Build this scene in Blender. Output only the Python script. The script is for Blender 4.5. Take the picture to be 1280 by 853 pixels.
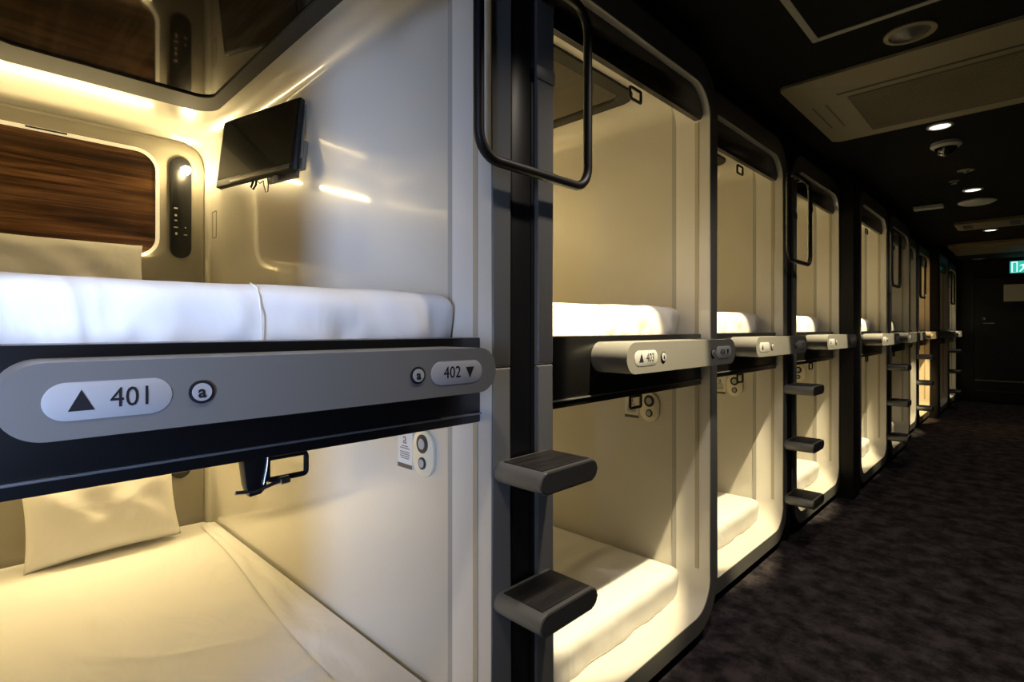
import bpy, bmesh, math, random
from mathutils import Vector, Matrix, noise

# ------------------------------------------------------------ camera, world, lights, exposure
for o in list(bpy.data.objects):
    bpy.data.objects.remove(o)
scene = bpy.context.scene
C = scene.collection
EYE = 1.25                                   # camera height above the carpet
YAW = math.radians(44.4)
cam_data = bpy.data.cameras.new('camera')
cam = bpy.data.objects.new('camera', cam_data)
C.objects.link(cam)
cam_data.sensor_width = 36
cam_data.lens = 663 / 1280 * 36
cam_data.shift_y = -15.5 / 1280
cam_data.clip_start = 0.02
cam.location = (0, 0, EYE)
cam.rotation_euler = (math.pi / 2, 0, YAW)
scene.camera = cam

world = bpy.data.worlds.new('world')
scene.world = world
world.use_nodes = True
world.node_tree.nodes['Background'].inputs[0].default_value = (0.5, 0.55, 0.65, 1)
world.node_tree.nodes['Background'].inputs[1].default_value = 0.02

scene.view_settings.view_transform = 'Standard'
scene.view_settings.look = 'None'
scene.view_settings.gamma = 1
scene.view_settings.use_curve_mapping = False
scene.view_settings.exposure = 0.0

CEIL = 2.40
FRONT, BACK = -0.93, -1.014                  # the two facade planes
PODS = [(0.385, FRONT), (1.607, FRONT), (2.760, BACK), (3.995, BACK), (5.273, FRONT),
        (6.50, FRONT), (7.655, BACK), (8.89, BACK), (10.174, FRONT), (11.40, FRONT)]
LADDERS = [(0.996, FRONT), (3.378, BACK), (5.888, FRONT), (8.27, BACK), (10.79, FRONT)]
WARM = (1.0, 0.75, 0.33)
SPOTC = (1.0, 0.82, 0.47)
SPOT_W = {0: 40, 1: 300, 2: 300, 3: 300, 4: 320, 5: 60, 6: 35, 7: 190, 8: 70, 9: 60}
LAMP_W = {0: (2.8, 3.5), 1: (10, 2), 2: (12, 3), 3: (12, 3), 4: (12, 3), 5: (5, 6),
          6: (6, 6), 7: (18, 16), 8: (3.5, 3.5), 9: (3.5, 3.5)}
STRIP_W = {0: (5.5, 8), 1: (14, 3), 2: (14, 4), 3: (14, 4), 4: (14, 4), 7: (8, 8)}
SPOT_X = 0.12

def lamp(kind, name, loc, energy, color, **kw):
    l = bpy.data.lights.new(name, kind)
    l.energy = energy
    l.color = color
    for k, v in kw.items():
        setattr(l, k, v)
    o = bpy.data.objects.new(name, l)
    o.location = loc
    C.objects.link(o)
    return o

def aim(o, target):
    d = Vector(target) - o.location
    o.rotation_euler = d.to_track_quat('-Z', 'Y').to_euler()

# cool light from an unseen source behind the camera, put in as a tall window
win = lamp('AREA', 'window_cool_light', (0.54, -1.70, 1.25), 19, (0.47, 0.62, 1.0), shape='RECTANGLE', size=0.45, size_y=1.7,
           spread=math.radians(42))
aim(win, (-1.9, 0.48, 1.22))
# ceiling spots along the row of round fittings, tilted at the capsules: (y of fitting, capsule stack aimed at, power, colour)
SPOTS = [(0.10, 0, 8, SPOTC), (1.40, 1, 380, SPOTC), (2.55, 2, 390, SPOTC), (3.84, 3, 400, SPOTC), (5.05, 4, 430, SPOTC),
         (6.45, 5, 150, SPOTC), (7.10, 6, 260, SPOTC), (8.30, 7, 420, (1.0, 0.66, 0.26)), (10.30, 8, 260, SPOTC), (11.35, 9, 260, SPOTC)]  # spots over the dim far stacks are added fill with no fitting
for y, i, e, colr in SPOTS:
    yc, px = PODS[i]
    s = lamp('SPOT', 'ceiling_spot_and_fill', (-0.34, y, CEIL - 0.025), e, colr, spot_size=math.radians(31), spot_blend=0.25, shadow_soft_size=0.012)
    aim(s, (-0.34 - 2.05, y + (yc - y) * 2.4, CEIL - 0.025 - 2.05 * math.tan(math.radians(61))))
DOWNLIGHTS = [(-0.37, 3.82), (-0.346, 5.79), (-0.34, 8.27)]
for x, y, e in [(x, y, 13) for x, y in DOWNLIGHTS] + [(-0.34, -0.9, 36), (-0.34, 1.40, 42), (-0.34, 2.55, 22), (-0.34, 0.1, 24), (-0.34, 10.8, 10)]:  # entries besides DOWNLIGHTS are wide spill beams added for brightness
    s = lamp('SPOT', 'downlight_and_spill', (x, y, CEIL - 0.03), e, (1.0, 0.86, 0.72),
             spot_size=math.radians(120), spot_blend=0.8, shadow_soft_size=0.04)

# ------------------------------------------------------------ materials
M = {}
def mat(name, col, rough=0.5, metal=0.0, coat=0.0, emit=None, es=0.0, ior=1.5, coat_rough=0.04):
    m = bpy.data.materials.new(name)
    m.use_nodes = True
    b = m.node_tree.nodes['Principled BSDF']
    b.inputs['Base Color'].default_value = (*col, 1)
    b.inputs['Roughness'].default_value = rough
    b.inputs['Metallic'].default_value = metal
    b.inputs['IOR'].default_value = ior
    b.inputs['Coat Weight'].default_value = coat
    b.inputs['Coat Roughness'].default_value = coat_rough
    if emit:
        b.inputs['Emission Color'].default_value = (*emit, 1)
        b.inputs['Emission Strength'].default_value = es
    M[name] = m
    return m

def noise_nodes(m, scale, detail=6, stretch=(1, 1, 1), rough=0.6):
    nt = m.node_tree
    tc = nt.nodes.new('ShaderNodeTexCoord')
    mp = nt.nodes.new('ShaderNodeMapping')
    mp.inputs['Scale'].default_value = stretch
    n = nt.nodes.new('ShaderNodeTexNoise')
    n.inputs['Scale'].default_value = scale
    n.inputs['Detail'].default_value = detail
    n.inputs['Roughness'].default_value = rough
    nt.links.new(tc.outputs['Object'], mp.inputs['Vector'])
    nt.links.new(mp.outputs['Vector'], n.inputs['Vector'])
    return n

def ramp(m, src, stops):
    r = m.node_tree.nodes.new('ShaderNodeValToRGB')
    while len(r.color_ramp.elements) < len(stops):
        r.color_ramp.elements.new(0.5)
    for e, (p, c) in zip(r.color_ramp.elements, stops):
        e.position = p
        e.color = (*c, 1)
    m.node_tree.links.new(src, r.inputs[0])
    return r

def bump(m, src, strength, dist=0.01):
    b = m.node_tree.nodes.new('ShaderNodeBump')
    b.inputs['Strength'].default_value = strength
    b.inputs['Distance'].default_value = dist
    m.node_tree.links.new(src, b.inputs['Height'])
    m.node_tree.links.new(b.outputs[0], m.node_tree.nodes['Principled BSDF'].inputs['Normal'])
    return b

def color_from(m, node):
    m.node_tree.links.new(node.outputs[0], m.node_tree.nodes['Principled BSDF'].inputs['Base Color'])

mat('liner', (0.60, 0.57, 0.49), 0.3, coat=0.9, ior=1.6, coat_rough=0.065)
mat('reveal', (0.76, 0.73, 0.66), 0.32, coat=0.5)
mat('frame_face', (0.19, 0.19, 0.18), 0.42, coat=0.15)
mat('back_plate', (0.36, 0.335, 0.275), 0.5)
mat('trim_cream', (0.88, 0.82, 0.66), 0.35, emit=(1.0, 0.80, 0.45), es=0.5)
mat('trim_grey', (0.040, 0.038, 0.031), 0.6)
M['trim_grey'].node_tree.nodes['Principled BSDF'].inputs['Specular IOR Level'].default_value = 0.2
mat('seal', (0.40, 0.385, 0.35), 0.5)
mat('track', (0.50, 0.44, 0.32), 0.45)
mat('black_gloss', (0.004, 0.004, 0.0045), 0.3, coat=0.1)
mat('black_satin', (0.010, 0.010, 0.011), 0.38)
mat('rail_black', (0.004, 0.004, 0.0045), 0.5)
mat('black_matte', (0.008, 0.008, 0.009), 0.75)
mat('gleam_line', (0.30, 0.30, 0.31), 0.3, metal=0.8)
mat('silver', (0.195, 0.195, 0.19), 0.45, metal=0.2)
mat('silver_dark', (0.10, 0.10, 0.10), 0.40, metal=0.4)
mat('silver_edge', (0.62, 0.60, 0.56), 0.3, metal=0.5)
mat('plate_light', (0.38, 0.39, 0.41), 0.45)
mat('ink', (0.012, 0.012, 0.016), 0.5)
mat('mark', (0.75, 0.72, 0.65), 0.5)
mat('steel', (0.6, 0.6, 0.6), 0.25, metal=1.0)
mat('wire', (0.01, 0.01, 0.01), 0.5)
mat('bracket', (0.33, 0.31, 0.25), 0.4, metal=0.3)
mat('bulb', (1, 0.9, 0.7), 0.5, emit=(1.0, 0.86, 0.58), es=60)
mat('bulb_low', (1, 0.9, 0.7), 0.5, emit=(1.0, 0.80, 0.5), es=0.3)
mat('lens_lit', (1, 0.95, 0.9), 0.5, emit=(1.0, 0.93, 0.82), es=2.2)
mat('paper', (0.72, 0.69, 0.62), 0.7)
mat('paper_band', (0.10, 0.085, 0.07), 0.6)
mat('paper_ink', (0.20, 0.17, 0.13), 0.6)
mat('device_plate', (0.74, 0.68, 0.50), 0.4)
mat('ceiling_unit', (0.19, 0.165, 0.10), 0.6)
mat('ceiling_grille', (0.085, 0.07, 0.045), 0.7)
mat('ceiling_frame', (0.20, 0.195, 0.17), 0.5)
mat('ceiling_white', (0.50, 0.50, 0.48), 0.5)
mat('dome_glass', (0.01, 0.01, 0.012), 0.05, coat=1.0)
mat('door_paint', (0.014, 0.014, 0.013), 0.45)
mat('exit_green', (0.02, 0.30, 0.22), 0.4, emit=(0.05, 0.62, 0.50), es=0.8)
mat('exit_white', (0.8, 0.9, 0.9), 0.4, emit=(0.75, 1.0, 0.95), es=1.2)
mat('cool_glass', (0.6, 0.7, 0.8), 0.1, emit=(0.62, 0.76, 1.0), es=1.2)
mat('screen', (0.006, 0.006, 0.005), 0.22, coat=0.5)

m = mat('sheet', (0.80, 0.79, 0.77), 0.85)
n = noise_nodes(m, 3.2, 2.5, (1, 1.6, 1.2)); n.inputs['Distortion'].default_value = 1.2; bump(m, n.outputs['Fac'], 0.32, 0.03)
m = mat('ceiling_paint', (0.0022, 0.0022, 0.0018), 0.85)
m.node_tree.nodes['Principled BSDF'].inputs['Specular IOR Level'].default_value = 0.15
m = mat('wall_paint', (0.010, 0.010, 0.010), 0.7)
m = mat('carpet', (0.03, 0.025, 0.026), 1.0)
n1 = noise_nodes(m, 9.0, 10, rough=0.7)
r = ramp(m, n1.outputs['Fac'], [(0.39, (0.016, 0.015, 0.018)), (0.50, (0.043, 0.037, 0.043)), (0.61, (0.080, 0.068, 0.078))])
color_from(m, r)
n2 = noise_nodes(m, 260, 3); bump(m, n2.outputs['Fac'], 0.9, 0.006)
m.node_tree.nodes['Principled BSDF'].inputs['Specular IOR Level'].default_value = 0.1

def wood(name, cols, stretch, rough, coat):
    m = mat(name, cols[1], rough, coat=coat)
    nt = m.node_tree
    n = noise_nodes(m, 3.0, 7, stretch, 0.62)
    n.inputs['Distortion'].default_value = 0.5
    r = ramp(m, n.outputs['Fac'], [(0.34, cols[0]), (0.5, cols[1]), (0.64, cols[2])])
    color_from(m, r)
    return m
wood('wood_wall', [(0.014, 0.006, 0.002), (0.085, 0.038, 0.014), (0.27, 0.135, 0.055)], (1, 0.35, 9), 0.3, 0.5)
wood('wood_ceiling', [(0.008, 0.006, 0.003), (0.018, 0.012, 0.006), (0.05, 0.032, 0.015)], (0.5, 7, 1), 0.06, 0.45)
M['wood_ceiling'].node_tree.nodes['Principled BSDF'].inputs['Specular IOR Level'].default_value = 0.3
wood('tread', [(0.010, 0.009, 0.009), (0.022, 0.020, 0.019), (0.05, 0.045, 0.04)], (12, 1, 1), 0.55, 0)

M['liner'].node_tree.nodes['Principled BSDF'].inputs['Coat IOR'].default_value = 1.75
# ------------------------------------------------------------ mesh helpers
def finish(bm, name, mats, parent=None, smooth=True, loc=None):
    if not isinstance(mats, (list, tuple)):
        mats = [mats]
    bmesh.ops.recalc_face_normals(bm, faces=bm.faces[:])
    me = bpy.data.meshes.new(name)
    bm.to_mesh(me)
    bm.free()
    for k in mats:
        me.materials.append(M[k])
    if smooth:
        me.shade_smooth()
        me.set_sharp_from_angle(angle=math.radians(32))
    o = bpy.data.objects.new(name, me)
    C.objects.link(o)
    if parent:
        o.parent = parent
    if loc:
        o.location = loc
    return o

def box(bm, x0, x1, y0, y1, z0, z1, bev=0.0, seg=2):
    r = bmesh.ops.create_cube(bm, size=1)
    vs = r['verts']
    for v in vs:
        v.co = Vector(((x0 + x1) / 2 + v.co.x * (x1 - x0), (y0 + y1) / 2 + v.co.y * (y1 - y0), (z0 + z1) / 2 + v.co.z * (z1 - z0)))
    if bev:
        es = list({e for v in vs for e in v.link_edges})
        bmesh.ops.bevel(bm, geom=es, offset=bev, segments=seg, affect='EDGES', profile=0.5)
    return bm

def B(*a, **k):
    return box(bmesh.new(), *a, **k)

AX = {'x': lambda a, b, d: Vector((d, a, b)), 'y': lambda a, b, d: Vector((a, d, b)), 'z': lambda a, b, d: Vector((a, b, d))}

def prism(bm, pts, d0, d1, axis='x', bev=0.0, mat_end=None, seg=2):
    """closed outline pts (a,b), extruded along axis from d0 to d1 (d1 = front)"""
    f = AX[axis]
    v0 = [bm.verts.new(f(a, b, d0)) for a, b in pts]
    v1 = [bm.verts.new(f(a, b, d1)) for a, b in pts]
    n = len(pts)
    bm.faces.new(v0)
    top = bm.faces.new(v1)
    for i in range(n):
        bm.faces.new((v0[i], v0[(i + 1) % n], v1[(i + 1) % n], v1[i]))
    if mat_end is not None:
        top.material_index = mat_end
    if bev:
        bmesh.ops.bevel(bm, geom=list(top.edges), offset=bev, segments=seg, affect='EDGES', profile=0.5, material=-1)
    return bm

def P(*a, **k):
    return prism(bmesh.new(), *a, **k)

def rrect(a0, a1, b0, b1, r, n=8):
    r = min(r, (a1 - a0) / 2 - 1e-5, (b1 - b0) / 2 - 1e-5)
    pts = []
    for cx, cy, s in ((a1 - r, b1 - r, 0), (a0 + r, b1 - r, 1), (a0 + r, b0 + r, 2), (a1 - r, b0 + r, 3)):
        for i in range(n + 1):
            t = math.pi / 2 * (s + i / n)
            pts.append((cx + r * math.cos(t), cy + r * math.sin(t)))
    return pts

def ring(bm, outer, inner, d0, d1, axis='x', bev=0):
    f = AX[axis]
    n = len(outer)
    L = [[bm.verts.new(f(a, b, d)) for a, b in loop] for loop, d in ((outer, d0), (outer, d1), (inner, d1), (inner, d0))]
    for k in range(4):
        for i in range(n):
            j = (i + 1) % n
            bm.faces.new((L[k][i], L[k][j], L[(k + 1) % 4][j], L[(k + 1) % 4][i]))
    return bm

def tube(bm, pts, r, seg=10, closed=False):
    pts = [Vector(p) for p in pts]
    n = len(pts)
    rings = []
    up = None
    for i, p in enumerate(pts):
        a = pts[(i - 1) % n] if (closed or i > 0) else p
        b = pts[(i + 1) % n] if (closed or i < n - 1) else p
        t = (b - a).normalized()
        if up is None:
            up = Vector((1, 0, 0)) if abs(t.x) < 0.8 else Vector((0, 0, 1))
        u = (up - t * up.dot(t)).normalized()
        up = u
        w = t.cross(u)
        rings.append([bm.verts.new(p + (u * math.cos(2 * math.pi * k / seg) + w * math.sin(2 * math.pi * k / seg)) * r) for k in range(seg)])
    m = n if closed else n - 1
    for i in range(m):
        A, Bb = rings[i], rings[(i + 1) % n]
        for k in range(seg):
            bm.faces.new((A[k], A[(k + 1) % seg], Bb[(k + 1) % seg], Bb[k]))
    if not closed:
        bm.faces.new(rings[0]); bm.faces.new(rings[-1])
    return bm

def lathe(bm, prof, cx, cy, seg=28):
    rings = []
    for r, z in prof:
        if r < 1e-6:
            rings.append([bm.verts.new((cx, cy, z))])
        else:
            rings.append([bm.verts.new((cx + r * math.cos(2 * math.pi * k / seg), cy + r * math.sin(2 * math.pi * k / seg), z)) for k in range(seg)])
    for A, Bb in zip(rings, rings[1:]):
        for k in range(seg):
            j = (k + 1) % seg
            if len(A) == 1 and len(Bb) > 1: bm.faces.new((A[0], Bb[k], Bb[j]))
            elif len(Bb) == 1 and len(A) > 1: bm.faces.new((A[k], Bb[0], A[j]))
            elif len(A) > 1: bm.faces.new((A[k], A[j], Bb[j], Bb[k]))
    return bm

def disc_x(bm, cy, cz, r, d0, d1, seg=24):
    return prism(bm, [(cy + r * math.cos(2 * math.pi * k / seg), cz + r * math.sin(2 * math.pi * k / seg)) for k in range(seg)], d0, d1)

def text_mesh(name, body, size, loc, m, parent, face='x', depth=0.0008, bold=0.0, sx=1.0):
    """lettering facing +x (face='x') or -y (face='y'), centred at loc"""
    cu = bpy.data.curves.new(name, 'FONT')
    cu.body = body
    cu.size = size
    cu.align_x = 'CENTER'
    cu.align_y = 'CENTER'
    cu.extrude = depth / 2
    cu.offset = bold
    cu.resolution_u = 3
    t = bpy.data.objects.new(name, cu)
    C.objects.link(t)
    bpy.context.view_layer.update()
    cu.space_character = 1.0
    me = bpy.data.meshes.new_from_object(t.evaluated_get(bpy.context.evaluated_depsgraph_get()))
    bpy.data.objects.remove(t)
    for v in me.vertices:
        x, y, z = v.co
        x *= sx
        v.co = Vector((z, x, y)) if face == 'x' else Vector((x, -z, y))
    me.name = name
    me.materials.clear()
    me.materials.append(M[m])
    o = bpy.data.objects.new(name, me)
    C.objects.link(o)
    o.location = loc
    o.parent = parent
    return o

def thing(name, label, cat, loc=(0, 0, 0), rotz=0, group=None):
    o = bpy.data.objects.new(name, None)
    o.empty_display_size = 0.1
    C.objects.link(o)
    o.location = loc
    o.rotation_euler = (0, 0, rotz)
    return tag(o, label, cat, group)

def tag(o, label, cat, group=None):
    o['label'] = label
    o['category'] = cat
    if group:
        o['group'] = group
    return o

def struct(name, bm, m, smooth=False):
    o = finish(bm, name, m, smooth=smooth)
    o['kind'] = 'structure'
    return o

def copy_tree(o, parent=None):
    c = o.copy()
    C.objects.link(c)
    if parent:
        c.parent = parent
    for ch in list(o.children):
        copy_tree(ch, c)
    return c

# ------------------------------------------------------------ the corridor
Y0, Y1, XR = -3.2, 12.06, 0.62
XL = -3.35
struct('floor', B(XL, XR + 0.1, Y0, Y1 + 0.1, -0.06, 0.0), 'carpet')
struct('ceiling', B(XL, XR + 0.1, Y0, Y1 + 0.1, CEIL, CEIL + 0.06), 'ceiling_paint')
struct('wall_back', B(XL, XR + 0.1, Y1, Y1 + 0.1, 0, CEIL), 'wall_paint')
struct('wall_front', B(XL, XR + 0.1, Y0 - 0.1, Y0, 0, CEIL), 'wall_paint')
bm = B(XR, XR + 0.1, Y0, -2.06, 0, CEIL)
box(bm, XR, XR + 0.1, -1.34, Y1, 0, CEIL)
box(bm, XR, XR + 0.1, -2.06, -1.34, 0, 0.38)
box(bm, XR, XR + 0.1, -2.06, -1.34, 2.12, CEIL)
struct('wall_right', bm, 'wall_paint')
w = struct('window_1', B(XR + 0.05, XR + 0.06, -2.06, -1.34, 0.38, 2.12), 'cool_glass')  # unseen window put in as the source of the cool light
bm = ring(bmesh.new(), rrect(-2.07, -1.33, 0.37, 2.13, 0.002, 1), rrect(-2.02, -1.38, 0.42, 2.08, 0.002, 1), XR + 0.04, XR - 0.01)
box(bm, XR + 0.0, XR + 0.04, -2.06, -1.34, 1.20, 1.24)
fr = finish(bm, 'window_frame', 'black_satin', w, smooth=False)

# black infill between and above the capsule stacks
bm = bmesh.new()
edges = [(c - 0.567, c + 0.567, p) for c, p in PODS]
for (a0, a1, pa), (b0, b1, pb) in zip(edges, edges[1:]):
    if b0 - a1 > 0.004:
        p = min(pa, pb)
        box(bm, p - 0.30, p - 0.06, a1, b0, 0, 2.325)
for a0, a1, p in edges:
    box(bm, p - 0.30, p - 0.06, a0 - 0.05 , a1 + 0.05, 2.327, CEIL)
    box(bm, p - 0.30, p - 0.06, a0 - 0.005, a1 + 0.005, 0, 0.036)
box(bm, FRONT - 0.3, FRONT - 0.06, Y0, edges[0][0] - 0.06, 0, CEIL)
box(bm, FRONT - 0.3, FRONT - 0.06, edges[0][0] - 0.06, edges[0][0], 0, CEIL)
box(bm, FRONT - 0.3, FRONT - 0.06, edges[-1][1], Y1, 0, CEIL)
box(bm, XL, XL + 0.05, Y0, Y1, 0, CEIL)
struct('wall_left', bm, 'black_matte')

for k, (c0, c1) in enumerate(((4.50, 4.70), (9.40, 9.60))):
    o = finish(B(-1.30, -0.925, c0, c1, 0, CEIL, bev=0.004), 'pillar', 'black_matte')
    tag(o, ['black square pillar to the left of the fifth capsule stack, nearer of the two',
            'black square pillar further down the row, just before the last two capsule stacks'][k], 'pillar')

# ------------------------------------------------------------ sleeping capsules (local: x=0 facade, y=0 centre, z=0 floor)
HW, OW = 0.562, 0.495
SEAM = 1.154
TOP, BOT = 2.32, 0.05
DEPTH = -2.20

def arc(cx, cy, r, a0, a1, n=10):
    return [(cx + r * math.cos(a0 + (a1 - a0) * i / n), cy + r * math.sin(a0 + (a1 - a0) * i / n)) for i in range(n + 1)]

def frame_outline(upper):
    R, r = 0.19, 0.125
    it, ib = 2.222, 0.118
    if upper:
        z = SEAM + 0.0015
        p = [(HW, z)] + arc(HW - R, TOP - R, R, 0, math.pi / 2) + arc(-HW + R, TOP - R, R, math.pi / 2, math.pi) + [(-HW, z), (-OW, z)]
        p += arc(-OW + r, it - r, r, math.pi, math.pi / 2) + arc(OW - r, it - r, r, math.pi / 2, 0) + [(OW, z)]
    else:
        z = SEAM - 0.0015
        p = [(HW, z)] + arc(HW - R, BOT + R, R, 0, -math.pi / 2) + arc(-HW + R, BOT + R, R, -math.pi / 2, -math.pi) + [(-HW, z), (-OW, z)]
        p += arc(-OW + r, ib + r, r, math.pi, math.pi * 1.5) + arc(OW - r, ib + r, r, -math.pi / 2, 0) + [(OW, z)]
    return p

def rim_outline(upper):
    a, b = HW + 0.0135, HW - 0.004
    R, r = 0.20, 0.186
    if upper:
        z, T = SEAM, TOP + 0.006
        return [(a, z)] + arc(a - R, T - R, R, 0, math.pi / 2) + arc(-a + R, T - R, R, math.pi / 2, math.pi) + [(-a, z), (-b, z)] + \
            arc(-b + r, TOP - 0.006 - r, r, math.pi, math.pi / 2) + arc(b - r, TOP - 0.006 - r, r, math.pi / 2, 0) + [(b, z)]
    z, T = SEAM, BOT - 0.012
    return [(a, z)] + arc(a - R, T + R, R, 0, -math.pi / 2) + arc(-a + R, T + R, R, -math.pi / 2, -math.pi) + [(-a, z), (-b, z)] + \
        arc(-b + r, BOT + 0.006 + r, r, math.pi, math.pi * 1.5) + arc(b - r, BOT + 0.006 + r, r, -math.pi / 2, 0) + [(b, z)]

def liner_mesh(z0, z1, rt, rb):
    """open-fronted smooth tub: rounded section along x, filleted to a back wall"""
    bm = bmesh.new()
    a = 0.502
    def loop(x, inset):
        A, Z0, Z1 = a - inset, z0 + inset, z1 - inset
        pts = []
        for cx, cz, rr, s in ((A - rt, Z1 - rt, rt, 0), (-A + rt, Z1 - rt, rt, 1), (-A + rb, Z0 + rb, rb, 2), (A - rb, Z0 + rb, rb, 3)):
            for i in range(9):
                t = math.pi / 2 * (s + i / 8)
                pts.append(bm.verts.new((x, cx + rr * math.cos(t), cz + rr * math.sin(t))))
        return pts
    R = 0.05
    loops = [loop(-0.15, 0)] + [loop(-0.15 - (abs(DEPTH) - 0.15 - R) * i / 4, 0) for i in range(1, 5)]
    for i in range(1, 6):
        t = math.pi / 2 * i / 5
        loops.append(loop(DEPTH + R - R * math.sin(t), min(R - R * math.cos(t), rb * 0.9)))
    for A, Bb in zip(loops, loops[1:]):
        n = len(A)
        for i in range(n):
            bm.faces.new((A[i], A[(i + 1) % n], Bb[(i + 1) % n], Bb[i]))
    bm.faces.new(loops[-1])
    return bm

def seal_outline(z0, z1):
    return rrect(-0.505, 0.505, z0, z1, 0.08), rrect(-0.496, 0.496, z0 + 0.009, z1 - 0.009, 0.075)

def blind_handle(parent, z, clamp):
    loop = [(-0.065, a, b) for a, b in rrect(-0.006, 0.066, z - 0.046, z - 0.006, 0.006, 3)]
    h = finish(tube(bmesh.new(), loop, 0.0052, 8, closed=True), 'blind_handle', 'black_gloss', parent)
    return h

def control_parts(parent, dz, lit):
    p = finish(P(rrect(0.321, 0.415, 1.611 + dz, 2.128 + dz, 0.047), DEPTH + 0.012, DEPTH + 0.026, bev=0.003), 'control_panel', 'black_satin', parent)
    bm = bmesh.new()
    F = DEPTH + 0.0275
    for y, z, w, h in ((0.345, 1.80, 0.012, 0.006), (0.345, 1.765, 0.018, 0.005), (0.345, 1.862, 0.016, 0.007), (0.345, 1.896 - 0.07, 0.010, 0.010),
                       (0.347, 1.733, 0.009, 0.013), (0.388, 1.731, 0.015, 0.004), (0.388, 1.768, 0.006, 0.006)):
        finish(B(F - 0.002, F, y - w / 2, y + w / 2, z + dz - h / 2, z + dz + h / 2), 'icon', 'mark', p, smooth=False)
    bm = lathe(bmesh.new(), [(0, 0.03), (0.018, 0.027), (0.022, 0.0)], 0, 0, 20)
    for v in bm.verts:
        x, y, z = v.co
        v.co = Vector((DEPTH + 0.026 + z, 0.388 + x, 2.062 + dz + y))
    lamp_o = finish(bm, 'reading_lamp', 'bulb' if lit else 'bulb_low', p)

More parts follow.
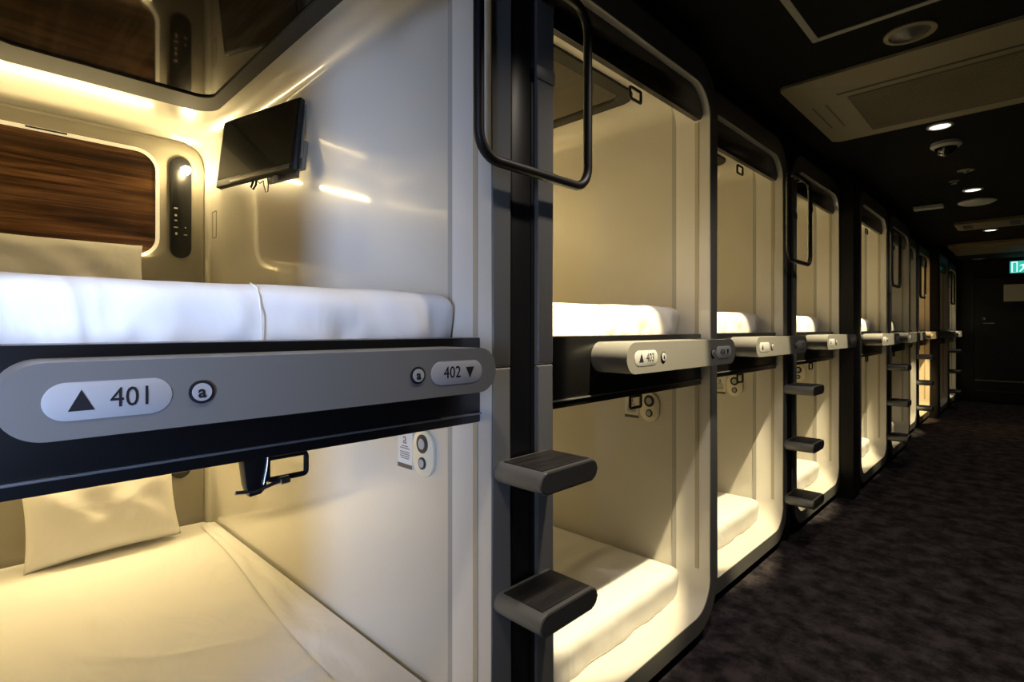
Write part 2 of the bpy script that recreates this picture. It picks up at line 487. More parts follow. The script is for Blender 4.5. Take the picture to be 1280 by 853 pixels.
def make_capsule(upper):
    t = thing('sleeping_capsule', 'x', 'sleeping capsule')
    dz = 0 if upper else -1.096
    # front frame: grey face, white reveal
    bm = P(frame_outline(upper), -0.15, 0.0, bev=0.007, mat_end=1)
    for f in bm.faces:
        c = f.calc_center_median()
        ay, az = abs(c.y) - (HW - 0.19), (c.z - (TOP - 0.19)) if upper else ((BOT + 0.19) - c.z)
        if abs(c.y) > 0.53 or az > 0.15 or (ay > 0 and az > 0 and math.hypot(ay, az) > 0.165):
            f.material_index = 1
    finish(bm, 'front_frame', ['reveal', 'frame_face'], t)
    finish(P(rim_outline(upper), -0.152, -0.010), 'outer_rim', 'black_satin', t)
    if upper:
        finish(liner_mesh(1.214, 2.240, 0.10, 0.03), 'inner_shell', 'liner', t)
        o, i = seal_outline(1.214, 2.240)
        # black deck edge under the upper bed
        d = finish(B(-0.14, -0.04, -OW + 0.001, OW - 0.001, 1.02, 1.228, bev=0.003), 'deck_edge', 'black_gloss', t)
        finish(B(-0.041, -0.034, -OW + 0.002, OW - 0.002, 1.040, 1.0445, bev=0.001), 'gleam_line', 'gleam_line', d)  # gleam along the deck edge, built as a pale metal lip
        # black blind box under the top of the frame
        pts = [(-OW + 0.001, 2.225), (OW - 0.001, 2.225)] + arc(OW - 0.04, 2.135, 0.039, 0, -math.pi / 2, 6) + arc(-OW + 0.04, 2.135, 0.039, -math.pi / 2, -math.pi, 6)
        bb = finish(P(pts, -0.052, -0.03, bev=0.004), 'blind_box', 'black_gloss', t)
        blind_handle(bb, 2.098, False)
        # recessed ceiling panel in a grey surround
        ot, it = rrect(-1.75, -0.255, -0.392, 0.392, 0.10), rrect(-1.585, -0.315, -0.337, 0.337, 0.06)
        rg = finish(ring(bmesh.new(), ot, it, 2.241, 2.229, 'z'), 'ceiling_surround', 'trim_grey', t)
        finish(P(it, 2.242, 2.2365, 'z'), 'ceiling_panel', 'wood_ceiling', rg)
    else:
        finish(liner_mesh(0.120, 1.065, 0.06, 0.03), 'inner_shell', 'liner', t)
        o, i = seal_outline(0.12, 1.065)
        blind_handle(t, 1.019, False)
        cp = finish(P(rrect(-0.325, -0.228, 0.838, 0.968, 0.048), 0, 0.008, 'y', bev=0.002), 'switch_plate', 'device_plate', t)
        cp.location = (0, 0, 0)
        for v in cp.data.vertices:
            v.co.y = 0.5005 - v.co.y
        for cz, r0, r1 in ((0.930, 0.026, 0.015), (0.876, 0.017, 0.0115)):
            for nm, rr, dd, mm in (('dial', r0, 0.011, 'ink'), ('dial_cap', r1, 0.013, 'plate_light')):
                bm = bmesh.new()
                prism(bm, [(-0.277 + rr * 0.95 * math.cos(k * math.pi / 10), cz + rr * math.sin(k * math.pi / 10)) for k in range(20)], 0.5005, 0.5005 - dd, 'y')
                finish(bm, nm, mm, cp)
        pl = finish(B(-0.405, -0.333, 0.4975, 0.5005, 0.845, 0.972), 'notice_card', 'paper', t, smooth=False)
        bm = B(-0.4045, -0.3335, 0.496, 0.4974, 0.846, 0.858)
        finish(bm, 'card_band', 'paper_band', pl, smooth=False)
        bm = bmesh.new()
        for k, (w, z) in enumerate(((0.040, 0.957), (0.030, 0.908), (0.046, 0.902), (0.046, 0.891), (0.046, 0.885), (0.046, 0.879), (0.040, 0.873))):
            finish(B(-0.369 - w / 2, -0.369 + w / 2, 0.496, 0.4974, z, z + 0.0022), 'printed_line', 'paper_ink', pl, smooth=False)
        lt = text_mesh('card_letter', 'a', 0.045, (-0.369, 0.4968, 0.930), 'paper_ink', pl, face='y')
    finish(ring(bmesh.new(), o, i, -0.170, -0.1505), 'seal', 'seal', t)
    for s in (-1, 1):
        bm = B(-0.066, -0.050, min(s * 0.4955, s * 0.4925), max(s * 0.4955, s * 0.4925), 1.23 if upper else 0.26, 2.10 if upper else 1.02)
        finish(bm, 'blind_track', 'track', t)
    # back wall
    zb0 = (1.22 if upper else 0.124)
    zb1 = (2.195 if upper else 1.02)
    bp = finish(P(rrect(-0.475, 0.475, zb0 + 0.02, zb1, 0.10), DEPTH + 0.001, DEPTH + 0.014, bev=0.004), 'back_panel', 'back_plate', t)
    if upper:
        tr_o, tr_i = rrect(-0.45, 0.275, 1.60, 2.132, 0.10), rrect(-0.434, 0.259, 1.616, 2.116, 0.085)
    else:
        tr_o, tr_i = rrect(-0.45, 0.275, 0.52, 0.96, 0.10), rrect(-0.434, 0.259, 0.536, 0.944, 0.085)
    tr = finish(ring(bmesh.new(), tr_o, tr_i, DEPTH + 0.012, DEPTH + 0.024), 'panel_trim', 'trim_cream', bp)
    wp = finish(P(tr_i, DEPTH + 0.012, DEPTH + 0.018), 'wood_panel', 'wood_wall', bp)
    control_parts(t, dz + (0 if upper else -0.03), True)
    if upper:
        # slim black slot at the top of the panel, on the trim
        finish(B(DEPTH + 0.02, DEPTH + 0.030, -0.22, -0.08, 2.123, 2.129), 'vent_slot', 'ink', bp)
        # small outlined sticker on the side wall
        finish(ring(bmesh.new(), rrect(-2.13, -2.07, 1.72, 1.86, 0.004, 2), rrect(-2.127, -2.073, 1.723, 1.857, 0.003, 2), 0.5018, 0.5002, 'y'), 'sticker', 'paper_ink', t)
    return t

ORD = ['nearest', 'second', 'third', 'fourth', 'fifth', 'sixth', 'seventh', 'eighth', 'ninth', 'last']
EXTRA = {0: 'around the wall-mounted television', 1: 'whose bar reads 403 and 404', 2: 'set back beside the 403 bar',
         3: 'just before the first black pillar', 4: 'just behind the first black pillar', 5: 'grey and dim beyond a ladder',
         6: 'narrow dim strip before the orange one', 7: 'glowing orange before the far pillar', 8: 'just behind the far black pillar', 9: 'right against the end wall'}
EXTRA_L = {0: 'holding the cream bed and leaning pillow', 1: 'under the bar reading 403 and 404'}
up0 = make_capsule(True)
lo0 = make_capsule(False)
uppers, lowers = [], []
for i, (yc, px) in enumerate(PODS):
    for proto, lst, word in ((up0, uppers, 'upper'), (lo0, lowers, 'lower')):
        o = proto if i == 0 else copy_tree(proto)
        o.location = (px, yc, 0)
        ex = (EXTRA_L.get(i) if word == 'lower' else None) or EXTRA[i]
        o['label'] = '%s white sleeping capsule of the %s stack, %s' % (word, ORD[i], ex)
        o['group'] = 'sleeping capsules along the corridor'
        lst.append(o)
# reading lamps switched off in the dim capsules, which get added fill instead
for i in (5, 6, 8, 9):
    for o in (uppers[i], lowers[i]):
        for ch in o.children:
            for g in ch.children:
                if g.name.startswith('reading_lamp'):
                    g.data = g.data.copy()
                    g.data.materials[0] = M['bulb_low']
for i, (yc, px) in enumerate(PODS):
    for z, w in zip((2.062, 2.062 - 1.126), LAMP_W[i]):
        lamp('POINT', 'reading_and_fill_light', (px + DEPTH + 0.075, yc + 0.388, z), w, (1.0, 0.62, 0.22) if i == 7 else WARM, shadow_soft_size=0.02)  # in the dim capsules an added fill, their lamps being off
# edge-lit trim around the wood panel: a warm strip along its top and one along its foot behind the pillow
for i, (eu, el) in STRIP_W.items():
    yc, px = PODS[i]
    colr = (1.0, 0.56, 0.18) if i == 7 else (1.0, 0.76, 0.36)
    for z, e, ang in ((2.10, eu * 0.6, 95), (1.60, eu * 0.12, 175), (0.952, el, 60)):
        s = lamp('AREA', 'panel_strip_light', (px + DEPTH + 0.034, yc - 0.09, z), e, colr, shape='RECTANGLE', size=0.012, size_y=0.66)
        s.rotation_euler = (0, math.radians(-ang), 0)

# hand clamp on the blind handle of the nearest lower capsule
for ch in lowers[0].children:
    if ch.name.startswith('blind_handle'):
        z = 1.019
        finish(P([(-0.050, z), (-0.008, z), (-0.010, z - 0.058), (-0.020, z - 0.066), (-0.038, z - 0.068), (-0.044, z - 0.05)], -0.085, -0.058, bev=0.002), 'clamp', 'black_gloss', ch)
        bm = tube(bmesh.new(), [(-0.062, -0.062, z - 0.056), (-0.060, -0.03, z - 0.060), (-0.058, 0.004, z - 0.052), (-0.058, 0.022, z - 0.048)], 0.0035)
        tube(bm, [(-0.058, 0.014, z - 0.050), (-0.058, 0.030, z - 0.049)], 0.0075)
        finish(bm, 'clamp_screw', 'steel', ch)
        finish(tube(bmesh.new(), [(-0.058, -0.008, z - 0.002), (-0.057, -0.010, z - 0.02), (-0.057, -0.016, z - 0.05)], 0.0016, 6), 'wire_clip', 'steel', ch)

# ------------------------------------------------------------ bedding
FOLDS = [(1.5, -0.30, 0.5, 0.35, 0.007), (1.75, 0.12, 1.9, 0.25, 0.006), (1.2, 0.05, 0.9, 0.30, 0.005), (1.72, 0.28, 1.75, 0.22, 0.007),
         (1.62, 0.30, 1.8, 0.18, 0.005), (0.8, -0.1, 0.2, 0.4, 0.004), (1.85, -0.2, 2.2, 0.2, 0.006), (1.35, 0.36, 0.15, 0.4, 0.005)]
def mattress_mesh(L, Wd, H, seed, wr=0.004, cornerlift=0):
    bm = bmesh.new()
    nx, ny, nz = 120, 64, 10
    def pt(u, v, w):      # u 0..1 along x (1 = front), v along y, w up
        r = 0.045
        x, y, z = u * L, v * Wd - Wd / 2, w * H
        cx = min(max(x, r), L - r); cy = min(max(y, -Wd / 2 + r), Wd / 2 - r); cz = min(max(z, 0.012), H - r)
        d = Vector((x - cx, y - cy, z - cz))
        if d.length > 1e-9:
            k = max(abs(d.x), abs(d.y), abs(d.z)) / d.length
            d = d * k
        q = Vector((cx, cy, cz)) + d
        n1 = noise.noise(Vector((q.x * 2.3 + seed, q.y * 2.3, q.z * 2)))
        n2 = noise.noise(Vector((q.x * 7 + seed, q.y * 9 + seed, q.z * 5)))
        top = max(0, (q.z / H - 0.6) / 0.4)
        q.z += top * (0.006 * n1 + 0.003 * n2)
        for (fx, fy, ang, ln, amp) in FOLDS:
            dx, dy = q.x - fx, q.y - fy
            al, ac = dx * math.cos(ang) + dy * math.sin(ang), -dx * math.sin(ang) + dy * math.cos(ang)
            ac += 0.03 * math.sin(al * 9 + fx * 7)
            if abs(al) < ln:
                q.z += top * amp * math.exp(-(ac / 0.016) ** 2) * (1 - (al / ln) ** 2)
        fr = max(0, 1 - abs(x - L) / 0.05) * (1 - 0.5 * w)
        if fr > 0:
            s = noise.noise(Vector((y * 9 + 11 * seed, w * 1.2 + y * 4, seed)))
            s2 = noise.noise(Vector((y * 24 + seed, w * 2.0, seed * 3)))
            q.x += fr * (wr * 1.6 * s + wr * (1 - w) * s2)
            q.x -= 0.010 * fr * (1 - w)
        return q
    vs = {}
    def V(i, j, k):
        if (i, j, k) not in vs:
            vs[(i, j, k)] = bm.verts.new(pt(i / nx, j / ny, k / nz))
        return vs[(i, j, k)]
    for i in range(nx):
        for j in range(ny):
            for k in (0, nz):
                bm.faces.new((V(i, j, k), V(i + 1, j, k), V(i + 1, j + 1, k), V(i, j + 1, k)))
    for i in range(nx):
        for k in range(nz):
            for j in (0, ny):
                bm.faces.new((V(i, j, k), V(i + 1, j, k), V(i + 1, j, k + 1), V(i, j, k + 1)))
    for j in range(ny):
        for k in range(nz):
            for i in (0, nx):
                bm.faces.new((V(i, j, k), V(i, j + 1, k), V(i, j + 1, k + 1), V(i, j, k + 1)))
    return bm

def soft(bm, name, m):
    bmesh.ops.recalc_face_normals(bm, faces=bm.faces[:])
    me = bpy.data.meshes.new(name)
    bm.to_mesh(me); bm.free()
    me.materials.append(M[m])
    me.shade_smooth()
    o = bpy.data.objects.new(name, me)
    C.objects.link(o)
    return o

mu = soft(mattress_mesh(2.06, 0.985, 0.121, 1.3, 0.010), 'mattress', 'sheet')
ml = soft(mattress_mesh(2.06, 0.985, 0.128, 7.7, 0.006), 'mattress', 'sheet')
for i, (yc, px) in enumerate(PODS):
    for proto, z, word in ((mu, 1.2165, 'upper'), (ml, 0.1225, 'lower')):
        o = proto if i == 0 else proto.copy()
        if i:
            C.objects.link(o)
        o.location = (px - 2.06 - (0.115 if word == 'upper' else 0.115), yc, z)
        tag(o, '%s-bunk mattress in a white fitted sheet, in the %s capsule stack' % (word, ORD[i]), 'mattress', 'sheeted capsule mattresses')
mu['label'] = 'upper mattress with bluish-white fitted sheet above the 401 bar'
ml['label'] = 'lower mattress with cream sheet at bottom left, under the leaning pillow'

# sewn seam down the front of the near upper sheet
bm = tube(bmesh.new(), [(2.0605, 0.002, 0.010), (2.0635, 0.0, 0.06), (2.0595, -0.002, 0.095), (2.048, -0.003, 0.113), (2.02, -0.004, 0.1215)], 0.0014, 6)
finish(bm, 'sheet_seam', 'sheet', mu)
# loose edge of the sheet tucked along the wall of the near lower bed
bm = bmesh.new()
rows = []
for i in range(61):
    u = i / 60
    x = 0.12 + 1.88 * u
    row = []
    for j in range(9):
        v = j / 8
        y0 = 0.425 - 0.10 * u + 0.012 * math.sin(7 * u)
        y = y0 + (0.489 - y0) * v
        z = 0.134 + 0.010 * math.sin(math.pi * v) * (0.6 + noise.noise(Vector((u * 9, v * 3, 2)))) + 0.022 * max(0, v - 0.5) * (0.5 + u)
        row.append(bm.verts.new((x, y, z)))
    rows.append(row)
for a, b in zip(rows, rows[1:]):
    for j in range(8):
        bm.faces.new((a[j], b[j], b[j + 1], a[j + 1]))
ov = soft(bm, 'sheet_overlap', 'sheet')
ov.parent = ml

def pillow_mesh(w, h, t, seed):
    bm = bmesh.new()
    n, mm = 36, 26
    grid = {}
    for side in (1, -1):
        for i in range(n + 1):
            for j in range(mm + 1):
                u, v = 2 * i / n - 1, 2 * j / mm - 1
                edge = (1 - abs(u) ** 2.6) * (1 - abs(v) ** 2.6)
                th = t / 2 * max(edge, 0) ** 0.42
                pinch_u = 1 - 0.05 * (1 - v * v) ** 1.0 * abs(u) ** 4
                pinch_v = 1 - 0.07 * (1 - u * u) * abs(v) ** 4
                y, z = u * w / 2 * pinch_u, v * h / 2 * pinch_v
                k = noise.noise(Vector((u * 2 + seed, v * 2.5, side))) * 0.012 * edge ** 0.5
                k += 0.006 * math.sin(9 * u + 6 * v + seed) * edge * (0.5 + abs(u) * 0.5)
                x = side * (th + k * (th > 0))
                if i in (0, n) or j in (0, mm):
                    if side == 1:
                        grid[(side, i, j)] = grid[(-side, i, j)] = bm.verts.new((0, y, z))
                else:
                    grid[(side, i, j)] = bm.verts.new((x, y, z))
    for side in (1, -1):
        for i in range(n):
            for j in range(mm):
                bm.faces.new((grid[(side, i, j)], grid[(side, i + 1, j)], grid[(side, i + 1, j + 1)], grid[(side, i, j + 1)]))
    return bm
pu = soft(pillow_mesh(0.62, 0.36, 0.13, 2), 'pillow', 'sheet')
pu.location = (-2.985, 0.27, 1.485)
pu.rotation_euler = (0, math.radians(-24), 0)
tag(pu, 'cream pillow leaning on the wood panel behind the upper mattress', 'pillow', 'pillows')
pl = soft(pillow_mesh(0.56, 0.38, 0.13, 5), 'pillow', 'sheet')
pl.location = (-2.985, 0.425, 0.435)
pl.rotation_euler = (math.radians(1.5), math.radians(-20), 0)
tag(pl, 'plump cream pillow leaning at the head of the lower bed, bottom left', 'pillow', 'pillows')

# ------------------------------------------------------------ television on the side wall of the near upper capsule
c = [Vector((-2.37, 0.73, 0.848 + EYE)), Vector((-1.95, 0.862, 0.873 + EYE)), Vector((-1.915, 0.825, 0.579 + EYE)), Vector((-2.357, 0.687, 0.568 + EYE))]
cen = sum(c, Vector()) / 4
ex = ((c[1] - c[0]) + (c[2] - c[3])).normalized()
ez = ((c[0] - c[3]) + (c[1] - c[2])).normalized()
ey = ex.cross(ez).normalized()            # towards the viewer / room
ez = ey.cross(ex).normalized() * -1 if ey.cross(ex).z < 0 else ey.cross(ex).normalized()
if ey.y > 0:
    ey = -ey
tv = thing('television', 'small black flat television on a bracket on the capsule side wall', 'television')
Mt = Matrix((ex, -ey, ez)).transposed().to_4x4()     # local x right, local y away from viewer, z up
Mt.translation = cen
tv.matrix_world = Mt
tw, thh = 0.222, 0.143
finish(B(-tw, tw, 0.0, 0.024, -thh, thh, bev=0.005), 'casing', 'black_satin', tv)
finish(B(-tw + 0.010, tw - 0.010, -0.0012, 0.0005, -thh + 0.030, thh - 0.010), 'screen', 'screen', tv)
finish(B(-tw + 0.09, tw - 0.02, -0.003, 0.001, -thh + 0.006, -thh + 0.022, bev=0.001), 'pale_underside', 'bracket', tv)  # lighter band painted on the bottom bezel for the set's lit underside
finish(B(0.135, 0.16, -0.0036, -0.0025, -thh + 0.012, -thh + 0.016), 'badge', 'steel', tv, smooth=False)
bm = B(0.06, 0.228, 0.026, 0.032, -0.09, 0.125, bev=0.002)
finish(bm, 'mount_plate', 'bracket', tv)
bm = B(0.14, 0.232, 0.032, 0.05, -0.13, -0.02, bev=0.002)
box(bm, 0.04, 0.20, 0.036, 0.050, -0.155, -0.13, bev=0.002)
finish(bm, 'bracket_arm', 'bracket', tv)
finish(B(0.10, 0.125, 0.01, 0.02, -0.175, -0.144, bev=0.003), 'plug', 'plate_light', tv)
for k, pts in enumerate(([(-0.02, 0.02, -0.14), (-0.03, 0.02, -0.165), (-0.015, 0.02, -0.175), (-0.002, 0.02, -0.16), (-0.004, 0.02, -0.14)],
                         [(0.0, 0.02, -0.142), (0.02, 0.02, -0.158), (0.04, 0.02, -0.15), (0.045, 0.02, -0.17), (0.06, 0.02, -0.20), (0.072, 0.02, -0.20), (0.07, 0.02, -0.17), (0.06, 0.02, -0.142)])):
    finish(tube(bmesh.new(), pts, 0.004 if k == 0 else 0.0018, 7), 'cable', 'wire', tv)

# ------------------------------------------------------------ number bars
NUMS = {0: ('401', '402'), 1: ('403', '404')}
def make_bar(label, loc, nums, idx):
    t = thing('number_bar', label, 'number sign', loc, group='number bars on the capsule stacks')
    L, z0, z1 = 0.79, 1.114, 1.209
    finish(P(rrect(0, L, z0, z1, 0.0475, 10), -0.038, 0.09, bev=0.004, seg=3), 'bar_body', 'silver', t)
    zc = (z0 + z1) / 2 - 0.001
    for s, (yc, yb) in enumerate(((0.109, 0.212), (L - 0.109, L - 0.208))):
        p = finish(P(rrect(yc - 0.0675, yc + 0.0675, zc - 0.0235, zc + 0.0235, 0.0235), 0.086, 0.0912, bev=0.001), 'number_plate', 'plate_light', t)
        X = 0.0917
        ya = yc - 0.030 if s == 0 else yc + 0.033
        a = 0.0145
        tri = [(ya - a * 0.9, zc - 0.012), (ya + a * 0.9, zc - 0.012), (ya, zc + 0.014)]
        if s:
            tri = [(ya - 0.011, zc + 0.010), (ya + 0.011, zc + 0.010), (ya, zc - 0.013)]
        finish(P(tri, 0.0905, X), 'arrow', 'ink', p, smooth=False)
        if nums:
            text_mesh('room_number', nums[s], 0.036 if s == 0 else 0.034, (X - 0.0003, yc + 0.022 if s == 0 else yc - 0.014, zc), 'ink', p, bold=0.0, sx=0.88)
        else:
            pass
        b = finish(disc_x(bmesh.new(), yb, zc, 0.0165, 0.086, 0.0925), 'button', 'ink', t)
        finish(disc_x(bmesh.new(), yb, zc, 0.0125, 0.092, 0.0945), 'button_cap', 'plate_light', b)
        text_mesh('button_letter', 'a', 0.024, (0.0948, yb, zc), 'ink', b, bold=0.0006)
    return t
BAR_START = {0: 0.017, 1: 1.335, 2: 2.585, 3: 3.80, 4: 5.02, 5: 6.25, 6: 7.41, 7: 8.64, 8: 9.92, 9: 11.15}
blabel = {0: 'long silver bar reading 401 and 402 in the left foreground', 1: 'silver bar reading 403 and 404 right of the black ladder post',
          2: 'silver number bar on the third capsule stack, right after the 404 plate', 3: 'silver number bar on the fourth capsule stack, before the first pillar'}
plain = None
for i, (yc, px) in enumerate(PODS):
    lab = blabel.get(i, 'distant silver number bar across the %s capsule stack' % ORD[i])
    if i < 2:
        b = make_bar(lab, (px, BAR_START[i], 0), NUMS[i], i)
    elif plain is None:
        b = plain = make_bar(lab, (px, BAR_START[i], 0), None, i)
    else:
        b = copy_tree(plain)
        b.location = (px, BAR_START[i], 0)
        b['label'] = lab

# ------------------------------------------------------------ ladders and grab rails
def make_ladder():
    t = thing('step_ladder', 'x', 'ladder')
    finish(B(-0.054, -0.012, -0.037, 0.037, 0.02, 2.31, bev=0.003), 'post', 'black_satin', t)
    for z in (0.925, 0.605, 0.290):
        pts = [(a, b) for a, b in rrect(-0.11, 0.11, z - 0.052, z, 0.0255, 6)]
        bm = bmesh.new()
        prism(bm, pts, 0.0005, 0.15, bev=0.004)
        s = finish(bm, 'step', 'silver', t)
        finish(disc_end(pts), 'end_cap', 'silver_dark', s)
        finish(B(0.012, 0.138, -0.088, 0.088, z - 0.004, z + 0.002, bev=0.0008), 'tread_pad', 'tread', s)
    finish(B(-0.001, 0.004, 0.042, 0.118, EYE + 0.66, EYE + 0.695, bev=0.001), 'post_clip', 'silver', t)
    return t

def disc_end(pts):
    cy = sum(p[0] for p in pts) / len(pts); cz = sum(p[1] for p in pts) / len(pts)
    q = [(cy + (a - cy) * 0.955, cz + (b - cz) * 0.86) for a, b in pts]
    return P(q, 0.146, 0.1512)

def make_rail():
    t = thing('grab_rail', 'x', 'grab rail')
    pts = [(0.050, a, b) for a, b in rrect(-0.203, 0.203, EYE + 0.386, EYE + 0.880, 0.06, 8)]
    finish(tube(bmesh.new(), pts, 0.0125, 14, closed=True), 'rail_loop', 'rail_black', t)
    for s in (-1, 1):
        for z in (EYE + 0.825,):
            b = finish(tube(bmesh.new(), [(0.0, s * (0.075), z), (0.044, s * 0.075, z)] if z < EYE + 0.5 else [(0.0, s * 0.075, z + 0.055), (0.044, s * 0.075, z + 0.055)], 0.008, 10), 'rail_mount', 'black_gloss', t)
    return t
ld0, rl0 = make_ladder(), make_rail()
names = ['between the 401 bar and the 403 bar', 'between the third and fourth capsule stacks', 'between the fifth and sixth capsule stacks',
         'between the seventh and eighth capsule stacks', 'between the last two capsule stacks']
for i, (y, p) in enumerate(LADDERS):
    a = ld0 if i == 0 else copy_tree(ld0)
    b = rl0 if i == 0 else copy_tree(rl0)
    a.location = b.location = (p, y, 0)
    tag(a, 'black ladder post with silver steps ' + names[i], 'ladder', 'ladders between capsule stacks')
    tag(b, 'black looped grab rail high up ' + names[i], 'grab rail', 'grab rails above the ladders')

# ------------------------------------------------------------ things on the ceiling
def air_unit(label, x0, x1, y0, y1, th, full):
    t = thing('air_conditioner', label, 'air conditioner', ((x0 + x1) / 2, (y0 + y1) / 2, CEIL))
    w, d = (x1 - x0) / 2, (y1 - y0) / 2
    finish(P(rrect(-w, w, -d, d, 0.035, 5), -0.0005, -th, 'z', bev=0.008), 'cover', 'ceiling_unit', t)
    z = -th
    if full:
        g = finish(P(rrect(-w + 0.22, w - 0.16, -d + 0.30, d - 0.10, 0.01, 3), z + 0.002, z - 0.003, 'z'), 'intake_grille', 'ceiling_grille', t)
        bm = bmesh.new()
        k = -d + 0.32
        while k < d - 0.12:
            box(bm, -w + 0.23, w - 0.17, k, k + 0.004, z - 0.005, z - 0.002)
            k += 0.02
        finish(bm, 'grille_bars', 'ceiling_unit', g, smooth=False)
        finish(B(-w + 0.19, w - 0.16, -d + 0.235, -d + 0.25, z - 0.002, z + 0.002), 'outlet_slot', 'ink', t)
        for xx in (-w + 0.055, -w + 0.115):
            finish(B(xx, xx + 0.008, -0.16, 0.22, z - 0.001, z + 0.002), 'end_slot', 'ceiling_grille', t)
    return t
air_unit('large beige ceiling air conditioner cover with a wide intake grille', -0.865, 0.36, 2.70, 3.70, 0.014, True)
a2 = air_unit('small beige ceiling unit with a dark slot at each end, far down the corridor', -0.60, -0.02, 7.45, 7.95, 0.03, False)
for sx in (-0.19, 0.19):
    finish(B(sx - 0.04, sx + 0.04, -0.12, 0.12, -0.034, -0.028), 'slot', 'ink', a2, smooth=False)
air_unit('warm-lit beige ceiling unit nearest the exit door', -0.82, 0.3, 9.35, 10.55, 0.04, False)

t = thing('access_panel', 'black ceiling hatch in a grey square frame, top right', 'ceiling hatch', (-0.32, 2.07, CEIL))
finish(ring(bmesh.new(), rrect(-0.305, 0.305, -0.29, 0.29, 0.004, 1), rrect(-0.28, 0.28, -0.265, 0.265, 0.003, 1), 0.0, -0.008, 'z'), 'hatch_frame', 'ceiling_frame', t, smooth=False)
finish(B(-0.281, 0.281, -0.266, 0.266, -0.004, 0.0), 'hatch_door', 'ceiling_paint', t, smooth=False)

def downlight(label, x, y, r, lit):
    t = thing('downlight', label, 'ceiling light', (x, y, CEIL), group='round ceiling downlights')
    finish(lathe(bmesh.new(), [(r, -0.0005), (r, -0.006), (r * 0.80, -0.009), (r * 0.76, -0.001)], 0, 0), 'trim_ring', 'ceiling_white' if lit else 'ceiling_unit', t)
    if lit:
        finish(lathe(bmesh.new(), [(r * 0.77, -0.002), (r * 0.7, -0.007), (0, -0.008)], 0, 0), 'lens', 'lens_lit', t)
    else:
        finish(lathe(bmesh.new(), [(r * 0.77, -0.002), (r * 0.5, -0.004), (r * 0.2, -0.02), (0, -0.022)], 0, 0), 'reflector', 'silver_dark', t)
    return t
downlight('unlit recessed ceiling light between the hatch and the big air conditioner', -0.337, 2.55, 0.085, False)
downlight('lit round ceiling light just beyond the big air conditioner', -0.37, 3.84, 0.062, True)
downlight('lit round ceiling light before the white smoke detector', -0.346, 5.79, 0.066, True)
downlight('lit round ceiling light by the small slotted ceiling unit', -0.34, 8.30, 0.066, True)
downlight('round ceiling spot between the small slotted unit and the sprinkler, tilted at the capsules', -0.34, 5.05, 0.05, False)
downlight('small round fitting on the ceiling beside the exit door', -0.62, 11.6, 0.08, False)

t = thing('security_camera', 'dome camera on the ceiling behind the first lit downlight', 'security camera', (-0.378, 4.22, CEIL))
finish(lathe(bmesh.new(), [(0.075, 0), (0.078, -0.02), (0.068, -0.032), (0.058, -0.034)], 0, 0), 'housing', 'ceiling_white', t)
finish(lathe(bmesh.new(), [(0.056, -0.033)] + [(0.056 * math.cos(a), -0.033 - 0.05 * math.sin(a)) for a in (0.3, 0.6, 0.9, 1.2)] + [(0, -0.083)], 0, 0), 'dome', 'dome_glass', t)
o = finish(lathe(bmesh.new(), [(0, 0), (0.07, 0), (0.132, -0.001), (0.135, -0.012), (0.10, -0.03), (0, -0.032)], 0, 0), 'smoke_detector', 'ceiling_white', loc=(-0.35, 6.33, CEIL))
tag(o, 'flat pale round smoke detector on the ceiling', 'smoke detector')
o = finish(lathe(bmesh.new(), [(0, 0), (0.03, 0), (0.032, -0.006), (0.012, -0.01), (0.012, -0.02), (0.02, -0.024), (0, -0.026)], 0, 0), 'sprinkler', 'ceiling_frame', loc=(-0.43, 5.35, CEIL))
tag(o, 'small dim sprinkler head on the ceiling ahead of the smoke detector', 'sprinkler')
o = finish(B(-0.11, 0.11, -0.05, 0.05, -0.03, 0, bev=0.004), 'ceiling_box', 'ceiling_white', loc=(-0.69, 6.28, CEIL))
tag(o, 'small grey rectangular box on the ceiling left of the smoke detector', 'ceiling box')

# ------------------------------------------------------------ end wall: exit door, sign, notice
d = struct('door_1', B(-0.70, 0.20, Y1 - 0.035, Y1 - 0.001, 0.02, 2.08, bev=0.004), 'door_paint')
bm = B(-0.74, -0.70, Y1 - 0.045, Y1 - 0.0005, 0, 2.12)
box(bm, 0.20, 0.24, Y1 - 0.045, Y1 - 0.0005, 0, 2.12)
box(bm, -0.70, 0.20, Y1 - 0.045, Y1 - 0.0005, 2.08, 2.12)
finish(bm, 'door_frame', 'black_satin', d, smooth=False)
bm = tube(bmesh.new(), [(-0.58, Y1 - 0.036, EYE + 0.09), (-0.58, Y1 - 0.08, EYE + 0.09), (-0.44, Y1 - 0.08, EYE + 0.088)], 0.011)
finish(bm, 'door_handle', 'steel', d)
finish(tube(bmesh.new(), [(-0.575, Y1 - 0.034, EYE + 0.17), (-0.575, Y1 - 0.05, EYE + 0.17)], 0.022, 14), 'door_lock', 'steel', d)
finish(B(-0.70, 0.2, Y1 - 0.045, Y1 - 0.036, 0.36, 0.385), 'kick_strip', 'steel', d, smooth=False)
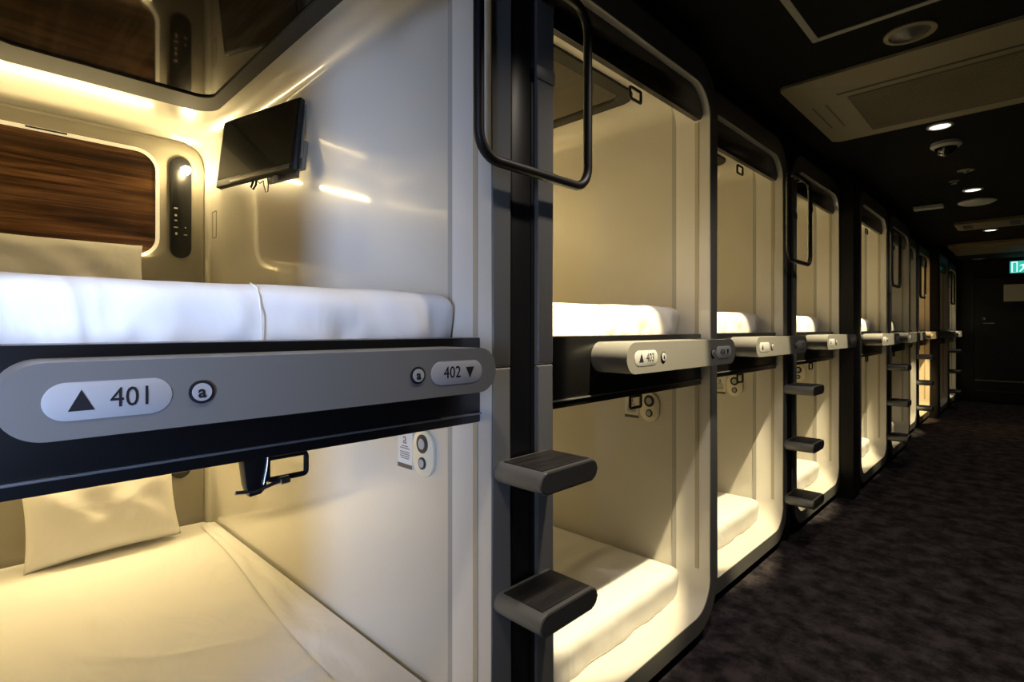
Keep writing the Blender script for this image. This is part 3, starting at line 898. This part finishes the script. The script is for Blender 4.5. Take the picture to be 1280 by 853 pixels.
finish(B(-0.70, 0.2, Y1 - 0.045, Y1 - 0.036, 0.19, 0.205), 'kick_strip', 'silver_dark', d, smooth=False)
o = finish(B(-0.33, 0.07, Y1 - 0.042, Y1 - 0.037, 1.70, 1.98), 'notice_board', 'paper', smooth=False)
tag(o, 'pale rectangular notice on the black exit door', 'notice')
s = thing('exit_sign', 'glowing green emergency exit sign with a running figure above the door', 'exit sign', (-0.08, Y1 - 0.20, EYE + 1.0))
finish(B(-0.175, 0.175, 0.0, 0.04, -0.10, 0.10, bev=0.004), 'sign_case', 'ceiling_white', s)
finish(B(-0.17, 0.17, -0.003, 0.001, -0.095, 0.095), 'sign_face', 'exit_green', s, smooth=False)
bm = B(-0.02, 0.02, -0.005, -0.003, -0.02, 0.04)
prism(bm, [(0.03 + 0.016 * math.cos(k * math.pi / 8), 0.062 + 0.016 * math.sin(k * math.pi / 8)) for k in range(16)], -0.003, -0.005, 'y')
for pts in ([(-0.02, 0.04), (-0.055, 0.02), (-0.05, 0.012), (-0.015, 0.028)], [(0.02, 0.035), (0.055, 0.015), (0.05, 0.008), (0.015, 0.02)],
            [(-0.02, -0.02), (-0.06, -0.075), (-0.048, -0.08), (0.0, -0.02)], [(0.0, -0.02), (0.05, -0.04), (0.045, -0.08), (0.058, -0.08), (0.065, -0.03), (0.02, -0.008)]):
    prism(bm, pts, -0.003, -0.005, 'y')
finish(bm, 'running_figure', 'exit_white', s, smooth=False)
bm = ring(bmesh.new(), rrect(-0.15, -0.08, -0.085, 0.085, 0.002, 1), rrect(-0.138, -0.092, -0.083, 0.073, 0.002, 1), -0.003, -0.005, 'y')
finish(bm, 'doorway_symbol', 'exit_white', s, smooth=False)
finish(B(-0.01, 0.01, 0.01, 0.03, 0.10, CEIL - EYE - 1.0), 'hanger', 'ceiling_frame', s)
lamp('AREA', 'sign_glow', (-0.08, Y1 - 0.22, EYE + 1.0), 0.03, (0.3, 1.0, 0.85), shape='RECTANGLE', size=0.33, size_y=0.18).rotation_euler = (-math.pi / 2, 0, math.pi)
